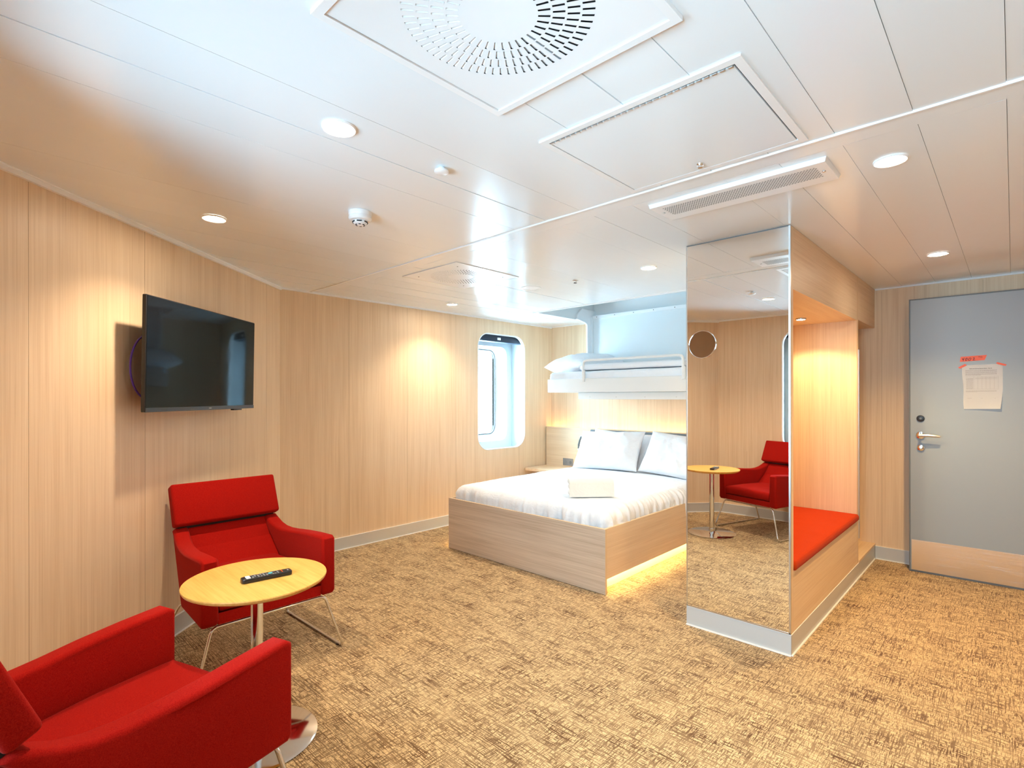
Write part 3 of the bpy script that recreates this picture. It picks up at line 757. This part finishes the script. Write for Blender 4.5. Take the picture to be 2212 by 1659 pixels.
A_, B_ = Vector((-2.050, .722)), Vector((-2.029, .884))     # remote, buttons up
ra = atan2((B_-A_).y, (B_-A_).x); rc = (A_+B_)/2+Vector((.0, .0))
rem = thing('remote_control', 'slim black remote control lying on the round table', 'remote control', (rc.x, rc.y, .6124), ra)
def rp(build, name, mat, par=rem): m = MB(); build(m); return m.obj(name, mat, par, world=False)
m = MB(); m.prism(rrect(-.088, .088, -.021, .021, .010, 6), 0.0004, .016, 'z', .003, 2); rb = m.obj('body', M['black'], rem, world=False)
rp(lambda m: m.prism(rrect(-.073, -.058, -.016, .016, .002, 3), .0161, .0172, 'z'), 'label_button', M['whitep'])
def btns():
    for i, x in enumerate((-.050, -.041, -.031, -.021, -.011, -.001)):
        for y in (-.013, -.004, .005, .014):
            if (i*3+int(y*1000)) % 5 == 0: continue
            rp(lambda m: m.box(x-.003, x+.003, y-.003, y+.003, .0161, .0174), 'button', M['greybutton'])
    for x, y in ((.028, -.013), (.028, .013), (.020, -.013), (.020, .013), (.038, -.012), (.038, .0), (.038, .012)): rp(lambda m: m.box(x-.0025, x+.0025, y-.003, y+.003, .0161, .0174), 'button', M['greybutton'])
btns()
rp(lambda m: m.cyl((.012, 0, .0167), .008, .0016, 'z', 20), 'pad_button', M['tealbutton'])
rp(lambda m: m.box(.052, .055, -.013, .013, .0161, .0170), 'stripe_button', M['tape'])
rp(lambda m: m.box(.073, .078, -.006, .006, .0161, .0168), 'badge', M['greybutton'])

# ------------------------------------------------------------------ double bed
BX0, BX1, BY0, BY1, BT = -3.513, -1.926, 2.905, 4.912, .428
bed = thing('double_bed', 'oak platform double bed with a white fitted sheet and glowing underside', 'bed', ((BX0+BX1)/2, 3.9, 0))
m = MB(); m.box(BX0, BX1, BY0, BY0+.018, .004, BT); m.obj('footboard', M['ashbed'], bed, smooth=None)
m = MB(); m.box(BX0+.0015, BX1-.0015, BY0-.0003, BY0+.018, BT, BT+.0015); m.box(BX1-.0001, BX1+.0006, BY0, BY0+.019, .004, BT+.0015); m.obj('edge_band', M['edge'], bed, smooth=None)
for x0, x1 in ((BX1-.020, BX1-.002), (BX0+.002, BX0+.020)):
    m = MB(); m.box(x0, x1, BY0+.018, BY1, .100, BT); sr = m.obj('side_rail', M['oak_y'], bed, smooth=None)
    m = MB(); m.box(x0, x1, BY0+.018, BY1, BT, BT+.0012); m.obj('edge_band', M['edge'], sr, smooth=None)
m = MB(); m.box(BX0+.075, BX1-.075, BY0+.05, BY1, .0, .40); m.obj('plinth', M['whitep'], bed, smooth=None)
for x in (BX1-.036, BX0+.030):
    m = MB(); m.box(x-.005, x+.005, BY0+.03, BY1-.02, .104, .110); m.obj('led_strip', M['ledwarm'], bed, smooth=None)
m = MB(); m.box(BX0+.02, BX1-.02, BY0+.018, BY1, .111, .13); m.obj('bed_deck', M['whitep'], bed, smooth=None)
# fitted sheet: top with folded, gathered skirts
def sheet(m, x0, x1, y0, y1, zt, zb, r, amp, NX, NY, crown, seed, gather=.055):
    drop = zt-zb; arc = r*pi/2; ext = arc+(drop-r)
    cx, cy_ = (x0+x1)/2, (y0+y1)/2; hx, hy = (x1-x0)/2-r, (y1-y0)/2-r
    def ax(n, h):
        L = []
        for k in range(n+1):
            L.append(-h+2*h*k/n)
        ek = 12; E = [ext*((j+1)/ek) for j in range(ek)]
        return [-h-e for e in reversed(E)]+L+[h+e for e in E]
    U, V = ax(NX, hx), ax(NY, hy); rows = []
    for u in U:
        row = []
        for v in V:
            du = max(0, abs(u)-hx); dv = max(0, abs(v)-hy); d = max(du, dv) if du*dv == 0 else sqrt(du*du+dv*dv)
            d = min(d, ext)
            bx = max(-hx, min(hx, u)); by = max(-hy, min(hy, v))
            if d > 0:
                nx, ny = (math.copysign(du, u)/(sqrt(du*du+dv*dv)), math.copysign(dv, v)/(sqrt(du*du+dv*dv)))
            else: nx = ny = 0
            if d <= arc: a = d/r; out = r*sin(a); dz = r*(1-cos(a))
            else: out = r; dz = r+(d-arc)
            X = cx+bx+nx*out; Y = cy_+by+ny*out; Z = zt-dz
            if d > 0:       # gathers: folds running down the side, slightly slanted
                tcoord = (X*ny*-1+Y*nx)
                f_ = min(1, d/(arc*.9)); q_ = tcoord*24+d*7*noise.noise(Vector((tcoord*1.7, seed, 0)))+5*noise.noise(Vector((X*2.2, Y*2.2, seed)))
                a_ = abs(sin(q_))*noise.noise(Vector((X*4+3, Y*4, seed+2)))*1.4+.5*noise.noise(Vector((tcoord*42, d*6, seed)))
                w = gather*f_*a_*.6
                X += nx*w; Y += ny*w; Z += w*.35
            cz = crown*(1-min(1, (abs(u)/(hx+r))**3))*(1-min(1, (abs(v)/(hy+r))**3))
            n_ = noise.noise(Vector((X*3, Y*3, seed)))*amp+noise.noise(Vector((X*9, Y*7, seed+5)))*amp*.4
            Z += cz+n_*(1 if d == 0 else max(0, 1-d/arc))
            row.append(m.bm.verts.new((X, Y, Z)))
        rows.append(row)
    for i in range(len(U)-1):
        for j in range(len(V)-1):
            m.bm.faces.new((rows[i][j], rows[i+1][j], rows[i+1][j+1], rows[i][j+1]))
m = MB(); sheet(m, BX0+.022, BX1-.022, BY0+.022, BY1-.01, .540, .300, .085, .004, 130, 150, .022, 1.3)
m.obj('mattress', M['sheet'], bed, smooth=80, label='white fitted sheet over the mattress, gathered at the sides')
# pillows
def pillow(m, w, d, h, seed, wr=.011, n=56):
    for s_ in (1, -1):
        rows = []
        for i in range(n+1):
            row = []
            for j in range(n+1):
                u = -1+2*i/n; v = -1+2*j/n
                # denser near rim
                u = sin(u*pi/2)*.35+u*.65; v = sin(v*pi/2)*.35+v*.65
                e = (max(0, 1-abs(u)**3.2))**.55*(max(0, 1-abs(v)**3.2))**.55
                pinch = 1-.055*(1-abs(v)**2)*abs(u)**4 ; pinv = 1-.075*(1-abs(u)**2)*abs(v)**4
                x = u*w/2*pinch; y = v*d/2*pinv
                z = s_*h/2*e
                q = noise.noise(Vector((x*7+seed, y*7, seed)))
                fold = abs(noise.noise(Vector((x*5+y*3+seed*2, y*4-x*2, s_*2.0+seed))))
                if 0 < e: z += s_*e*(q*wr*1.5-fold*wr*2.2+wr) + s_*wr*.5*noise.noise(Vector((x*26, y*26, seed)))*e
                row.append(m.bm.verts.new((x, y, z)))
            rows.append(row)
        for i in range(n):
            for j in range(n):
                q4 = (rows[i][j], rows[i+1][j], rows[i+1][j+1], rows[i][j+1])
                m.bm.faces.new(q4 if s_ > 0 else q4[::-1])
    bmesh.ops.remove_doubles(m.bm, verts=m.bm.verts, dist=.0004)
def put_pillow(name, label, loc, rot, w, d, h, seed, group=None, cat='pillow'):
    m = MB(); pillow(m, w, d, h, seed); o = m.obj(name, M['sheet'], smooth=80)
    o.location = loc; o.rotation_euler = rot; tag(o, label, cat, group); return o
# local: x = width, y = height of pillow when leaning (rotated up about x)
G = 'pillows at the head of the double bed'
put_pillow('pillow', 'white pillow leaning in front on the window side of the double bed', (-3.005, 4.585, .748), (radians(59), radians(-2), radians(3)), .74, .44, .15, 1.7, G)
put_pillow('pillow', 'white pillow leaning in front beside the mirror column', (-2.235, 4.60, .742), (radians(59), radians(4), radians(-4)), .74, .44, .15, 6.1, G)
put_pillow('pillow', 'white pillow standing at the back on the window side, mostly hidden', (-2.99, 4.795, .712), (radians(68), radians(3), radians(1)), .76, .46, .13, 9.4, G)
put_pillow('pillow', 'white pillow standing at the back near the mirror column, mostly hidden', (-2.17, 4.795, .712), (radians(68), radians(-3), 0), .74, .46, .13, 12.9, G)
# folded towel
twv = Vector((-2.127+2.352, 3.322-3.087)); twa = atan2(twv.y, twv.x); nrm = Vector((-sin(twa), cos(twa)))
tc_ = Vector(((-2.352-2.127)/2, (3.087+3.322)/2))+nrm*.065
tw = thing('folded_towel', 'cream folded towel standing on the double bed', 'towel', (tc_.x, tc_.y, .5605), twa)
m = MB()
for k in range(3):
    z0_ = .040*k; m.box(-.163+.002*(k % 2), .163-.001*k, -.062+.002*k, .060, z0_, z0_+.0405, .0165, 4)
for v in m.bm.verts: v.co += Vector((noise.noise(v.co*18)*.003, noise.noise(v.co*15+Vector((3, 0, 0)))*.003, noise.noise(v.co*13)*.0012))
m.obj('folds', M['towel'], tw, world=False, smooth=60)
m = MB(); m.prism([(-.070, .0), (-.068, .099), (-.060, .114), (-.040, .1225), (.05, .1225), (.05, .118), (-.04, .118), (-.058, .11), (-.0615, .098), (-.0635, .0)], -.164, .164, 'x', 0)
m.obj('outer_fold', M['towel'], tw, world=False, smooth=60)

# headboard, LED, sockets, reading lamp, shelf
hb = thing('headboard', 'low oak headboard panel with a grey padded strip and a glowing top ledge', 'headboard', (-2.75, 4.98, 0))
m = MB(); m.box(XW+.013, CX0-.003, 4.945, 4.965, .105, .935); m.obj('panel', M['oak_x'], hb, smooth=None)
m = MB(); m.box(XW+.001, CX0-.003, 4.965, 4.975, .90, .932); m.obj('ledge', M['edge'], hb, smooth=None)
m = MB(); m.box(-3.46, CX0-.02, 4.915, 4.9445, .50, .925, .010, 3); m.obj('padded_strip', M['greyfelt'], hb)
m = MB(); m.box(XW+.03, CX0-.01, 4.980, 4.992, .905, .912); m.obj('led_strip', M['ledhead'], hb, smooth=None)
m = MB(); m.box(XW+.005, CX0-.003, 4.975, YE-.001, .880, .900); m.obj('inner_shelf', M['edge'], hb, smooth=None)
sh = MB(); sh.box(XW+.014, BX0-.012, 4.56, 4.943, .440, .470); 
ns = one('bedside_shelf', sh, M['oak_y'], 'oak bedside shelf between the double bed and the window wall', 'shelf', (-3.83, 4.75, .440), smooth=None)
def socket(x0, x1, z0, z1, label, n):
    c = ((x0+x1)/2, 4.944, (z0+z1)/2); t_ = thing('socket_plate', label, 'socket', c)
    m = MB(); m.box(x0, x1, 4.938, 4.9445, z0, z1, .002, 1); m.obj('plate', M['socket'], t_)
    for k in range(n):
        m = MB(); cxk = x0+(x1-x0)*(k+.5)/n; m.cyl((cxk, 4.9372, (z0+z1)/2-.003), .018 if n > 1 else .016, .003, 'y', 24, bev=.0008); m.obj('outlet', M['dooredge'] if k else M['socket'], t_)
socket(-3.865, -3.715, .487, .570, 'grey double socket plate on the headboard above the bedside shelf', 2)
socket(-3.655, -3.585, .495, .570, 'small grey switch plate beside the double bed pillow', 1)
rl = thing('reading_lamp', 'small wall reading lamp at the headboard, half behind the pillow', 'lamp', (-3.56, 4.94, .80))
m = MB(); m.box(-3.600, -3.545, 4.915, 4.9445, .795, .850, .003); m.obj('wall_plate', M['whitep'], rl)
m = MB(); m.tube([(-3.572, 4.905, .84), (-3.580, 4.885, .80), (-3.588, 4.875, .75), (-3.585, 4.872, .705)], [.010, .010, .011, .012], 14); m.obj('lamp_arm', M['dooredge'], rl)
m = MB(); m.cyl((-3.585, 4.872, .696), .012, .012, 'z', 20); m.obj('lens', emit('small reading lamp lens', (1, .7, .35), 5.0), rl)
l = spot(rl, (-3.585+3.56, 4.872-4.94, .688-.80), 1.0, 130, .6, (1, .62, .25), .01)

# ------------------------------------------------------------------ upper bunk
KX0, KX1, KY0, KY1 = -3.487, -1.47, 4.20, 4.97
bk = thing('upper_bunk', 'white fold-down upper bunk hanging over the double bed with a guard rail', 'bunk bed', ((KX0+KX1)/2, 4.95, 1.33))
m = MB(); m.box(KX0, KX1, KY0, KY1, 1.338, 1.474, .010, 3); m.obj('bunk_frame', M['bunkw'], bk)
m = MB(); m.box(KX0+.345, KX1, KY0+.06, KY0+.30, 1.270, 1.337, .006, 2); tr_ = m.obj('under_tray', M['bunkw'], bk)
for x in (-3.0, -2.7, -2.4, -2.1, -1.8):
    m = MB(); m.cyl((x, KY0+.0585, 1.292), .004, .003, 'y', 10); m.obj('screw', M['steel'], tr_)
m = MB(); sheet(m, KX0+.012, KX1-.01, KY0+.018, KY1-.01, 1.545, 1.40, .035, .003, 80, 40, .006, 4.4, .022)
m.obj('bunk_mattress', M['sheet'], bk, smooth=80, label='white bunk mattress sheet')
# guard rail
rx0, rx1, yr = -3.035, -2.008, KY0-.004
path = [(rx0, yr, 1.44), (rx0, yr, 1.60), (rx0+.004, yr, 1.625), (rx0+.016, yr, 1.640), (rx0+.036, yr, 1.646), (rx0+.05, yr, 1.647),
        (rx1-.05, yr, 1.647), (rx1-.036, yr, 1.646), (rx1-.016, yr, 1.640), (rx1-.004, yr, 1.625), (rx1, yr, 1.60), (rx1, yr, 1.44)]
m = MB(); m.tube(path, .0115, 12); gr_ = m.obj('guard_rail', M['bunkw'], bk, smooth=60)
for x in (rx0, rx1):
    m = MB(); m.box(x-.006, x+.022, yr-.013, yr+.012, 1.440, 1.55, .003, 1); m.obj('rail_bracket', M['bunkw'], gr_)
# wall housing
hs_ = thing('bunk_housing', 'pale blue-grey wall housing behind the upper bunk, running up into the ceiling recess', 'bunk housing', (-2.45, YE-.002, 1.5))
m = MB(); m.box(KX0+.01, RX1-.004, 4.985, YE-.001, 1.18+.32, H+.06); m.obj('back_panel', M['bluegrey'], hs_, smooth=None)
m = MB(); m.box(KX0+.03, RX1-.004, 4.972, 4.985, H+.028, H+.062, .002, 1); trl = m.obj('top_rail', M['white'], hs_)
for k in range(8):
    m = MB(); m.cyl((KX0+.08+k*.235, 4.9705, H+.045), .004, .003, 'y', 10); m.obj('screw', M['dark'], trl)
m = MB(); chk = [(4.705, H+.004), (4.72, H+.055), (4.80, H+.13), (YE-.002, H+.13), (YE-.002, 1.478), (4.93, 1.478), (4.906, 1.58), (4.902, 2.095), (4.89, 2.115), (4.86, 2.128), (4.80, 2.138)]
m.prism(chk, RX0+.004, RX0+.026, 'x', .002, 1); m.obj('side_cheek', M['white'], hs_, smooth=None)
m = MB(); m.box(RX0+.026, RX0+.052, 4.955, 4.984, 1.5, H+.05); m.obj('cheek_flange', M['bluegrey'], hs_, smooth=None)
put_pillow('pillow', 'white pillow at the left end of the upper bunk, corner overhanging', (-3.30, 4.58, 1.636), (radians(4), radians(-1), radians(-10)), .58, .62, .205, 21.0)
m = MB(); m.prism(rrect(-3.12, KX1-.03, KY0+.05, KY1-.05, .02), 1.556, 1.614, 'z', .018, 3)
for v in m.bm.verts: v.co.z += noise.noise(v.co*5)*.004
bmesh.ops.subdivide_edges(m.bm, edges=[e for e in m.bm.edges if e.calc_length() > .3], cuts=14, use_grid_fill=True)
for v in m.bm.verts: v.co += Vector((0, noise.noise(v.co*4)*.006, noise.noise(v.co*6)*.004))
one('folded_duvet', m, M['sheet'], 'flat folded white duvet lying along the upper bunk', 'duvet', (-2.25, 4.6, 1.556), smooth=60)

# ------------------------------------------------------------------ things on the door
def D(x, z, y=-.001): return dm @ Vector((x, y, z))
def on_door(build, off=-.0006):
    m = MB(); build(m); m.move(m.bm.verts, dm); return m
def poly(m, pts, y, y2=None):
    vs = [m.bm.verts.new((x, y, z)) for x, z in pts]; m.bm.faces.new(vs)
def slabp(m, pts, y0, y1): m.prism(pts, y0, y1, 'y')
# sheet of paper, slightly curled at the lower right
px0, px1, pz0, pz1 = .294, .504, 1.205, 1.512
ps = thing('paper_notice', 'white printed service sheet taped to the grey door', 'paper', tuple(D(.40, 1.36)))
m = MB(); rows = []
for i in range(21):
    row = []
    for j in range(25):
        u, v = i/20, j/24
        x = px0+(px1-px0)*u; z = pz1-(pz1-pz0)*v
        x += .010*v*(1-u)-.016*max(0, v-.55)**1.3*u*2.2-.002*sin(v*9)*(1-u)
        z += .004*u
        y = -.0016-.018*max(0, v-.45)**2*(.3+u)*2.2-.002*sin(u*5+v*3)*v
        row.append(m.bm.verts.new((x, y, z)))
    rows.append(row)
for i in range(20):
    for j in range(24): m.bm.faces.new((rows[i][j], rows[i][j+1], rows[i+1][j+1], rows[i+1][j]))
r_ = bmesh.ops.solidify(m.bm, geom=m.bm.faces[:], thickness=.0003)
bmesh.ops.recalc_face_normals(m.bm, faces=m.bm.faces)
m.move(m.bm.verts, dm); m.obj('sheet', M['paper'], ps, smooth=60)
def pyy(x, z):
    v = (pz1-z)/(pz1-pz0); u = (x-px0)/(px1-px0)
    return -.0016-.018*max(0, v-.45)**2*(.3+u)*2.2-.002*sin(u*5+v*3)*v-.0009
def textmesh(s, size, x, z, name, mat, par, bold=False):
    cu = bpy.data.curves.new(name, 'FONT'); cu.body = s; cu.size = size; cu.extrude = .0001
    if bold: cu.offset = size*.02
    o = bpy.data.objects.new(name, cu); COL.objects.link(o)
    dg = bpy.context.evaluated_depsgraph_get(); me = bpy.data.meshes.new_from_object(o.evaluated_get(dg)); bpy.data.objects.remove(o)
    mb = MB(); mb.bm.from_mesh(me); bpy.data.meshes.remove(me)
    for v in mb.bm.verts:
        X, Z = x+v.co.x, z+v.co.y; v.co = Vector((X, pyy(X, Z)+v.co.z, Z))
    mb.move(mb.bm.verts, dm); return mb.obj(name, mat, par, smooth=None)
textmesh('Bathroom Service Record Sheet - Rev 01', .0070, .333, 1.4845, 'heading', M['ink'], ps, True)
m = MB(); random.seed(3)
def ln(x0, x1, z, t=.0011):
    n = max(1, int((x1-x0)/.02)); 
    for k in range(n):
        a = x0+(x1-x0)*k/n; b = x0+(x1-x0)*(k+1)/n
        vs = [m.bm.verts.new((x, pyy(x, z), zz)) for x, zz in ((a, z-t/2), (b, z-t/2), (b, z+t/2), (a, z+t/2))]; m.bm.faces.new(vs)
def words(x0, x1, z, t=.0016):
    x = x0
    while x < x1:
        w = random.uniform(.003, .010); ln(x, min(x1, x+w), z, t); x += w+.0018
for z in (1.4755, 1.471, 1.463, 1.4585, 1.451, 1.4465, 1.4415): words(.312, .474-(.08 if z < 1.442 else 0), z)
for k in range(12): words(.316, .352, 1.418-.0065*k)
m2z = 1.424
for z in (1.432, 1.424, 1.414, 1.344): ln(.314, .482, z, .0005)
for k in range(7):
    x = .356+.021*k; 
    for j in range(8):
        za, zb = 1.432-.011*j, 1.432-.011*(j+1); vs = [m.bm.verts.new((xx, pyy(xx, zz), zz)) for xx, zz in ((x, za), (x, zb), (x+.0005, zb), (x+.0005, za))]; m.bm.faces.new(vs)
words(.365, .475, 1.4195, .0012)
for z in (1.333, 1.329, 1.3245): words(.314, .474-(.1 if z < 1.328 else 0), z, .0012)
words(.322, .345, 1.2805, .001); words(.392, .402, 1.2805, .001); words(.463, .470, 1.2805, .001)
m.move(m.bm.verts, dm); m.obj('printed_lines', M['print'], ps, smooth=None)
for pts in ([(.272, 1.4985), (.283, 1.489), (.320, 1.512), (.309, 1.522)], [(.470, 1.523), (.478, 1.513), (.517, 1.500), (.5235, 1.5095), (.478, 1.527)]):
    m = MB(); slabp(m, pts, -.0032, -.0027); m.move(m.bm.verts, dm); m.obj('tape_strip', M['tape'], ps, smooth=None, label='orange tape corner')
nt2 = thing('number_tape', 'orange tape strip with handwritten 4002 above the paper on the grey door', 'tape label', tuple(D(.36, 1.58)))
m = MB(); slabp(m, [(.282, 1.537), (.412, 1.5445), (.424, 1.5795), (.286, 1.5730)], -.0012, -.0003); m.move(m.bm.verts, dm); m.obj('tape', M['tape'], nt2, smooth=None)
def stroke(m, pts, r=.0012): m.tube([(x, -.0016, z) for x, z in pts], r, 6)
def hand(m, ox, oz, s):
    def S_(pts, r=.0014): stroke(m, [(ox+x*s, oz+z*s) for x, z in pts], r)
    S_([(0, .9), (-.12, .45), (.05, .42), (.35, .52)]); S_([(.38, 1.0), (.25, .45), (.12, -.1)])
    for q, w in ((.95, .22), (1.85, .28)):
        S_([(q+w*cos(a)+.12*sin(a), .45+.46*sin(a)) for a in [radians(80+20*k) for k in range(19)]])
    S_([(2.65, .75), (2.8, .95), (3.02, .92), (3.05, .7), (2.85, .35), (2.62, .06), (2.85, .02), (3.25, .08)])
m = MB(); hand(m, .297, 1.5445, .0205)
stroke(m, [(.379, 1.5705), (.386, 1.5715)], .0006); stroke(m, [(.3825, 1.571), (.3815, 1.5635)], .0006)
stroke(m, [(.388, 1.5715), (.387, 1.564), (.391, 1.5655), (.388, 1.568), (.391, 1.5705), (.388, 1.5715)], .0006)
stroke(m, [(.396, 1.5715), (.393, 1.5635)], .0005); stroke(m, [(.399+.0018*cos(a), 1.566+.0018*sin(a)) for a in [k*pi/4 for k in range(9)]], .0006)
m.move(m.bm.verts, dm); m.obj('handwriting', M['ink'], nt2, smooth=None)
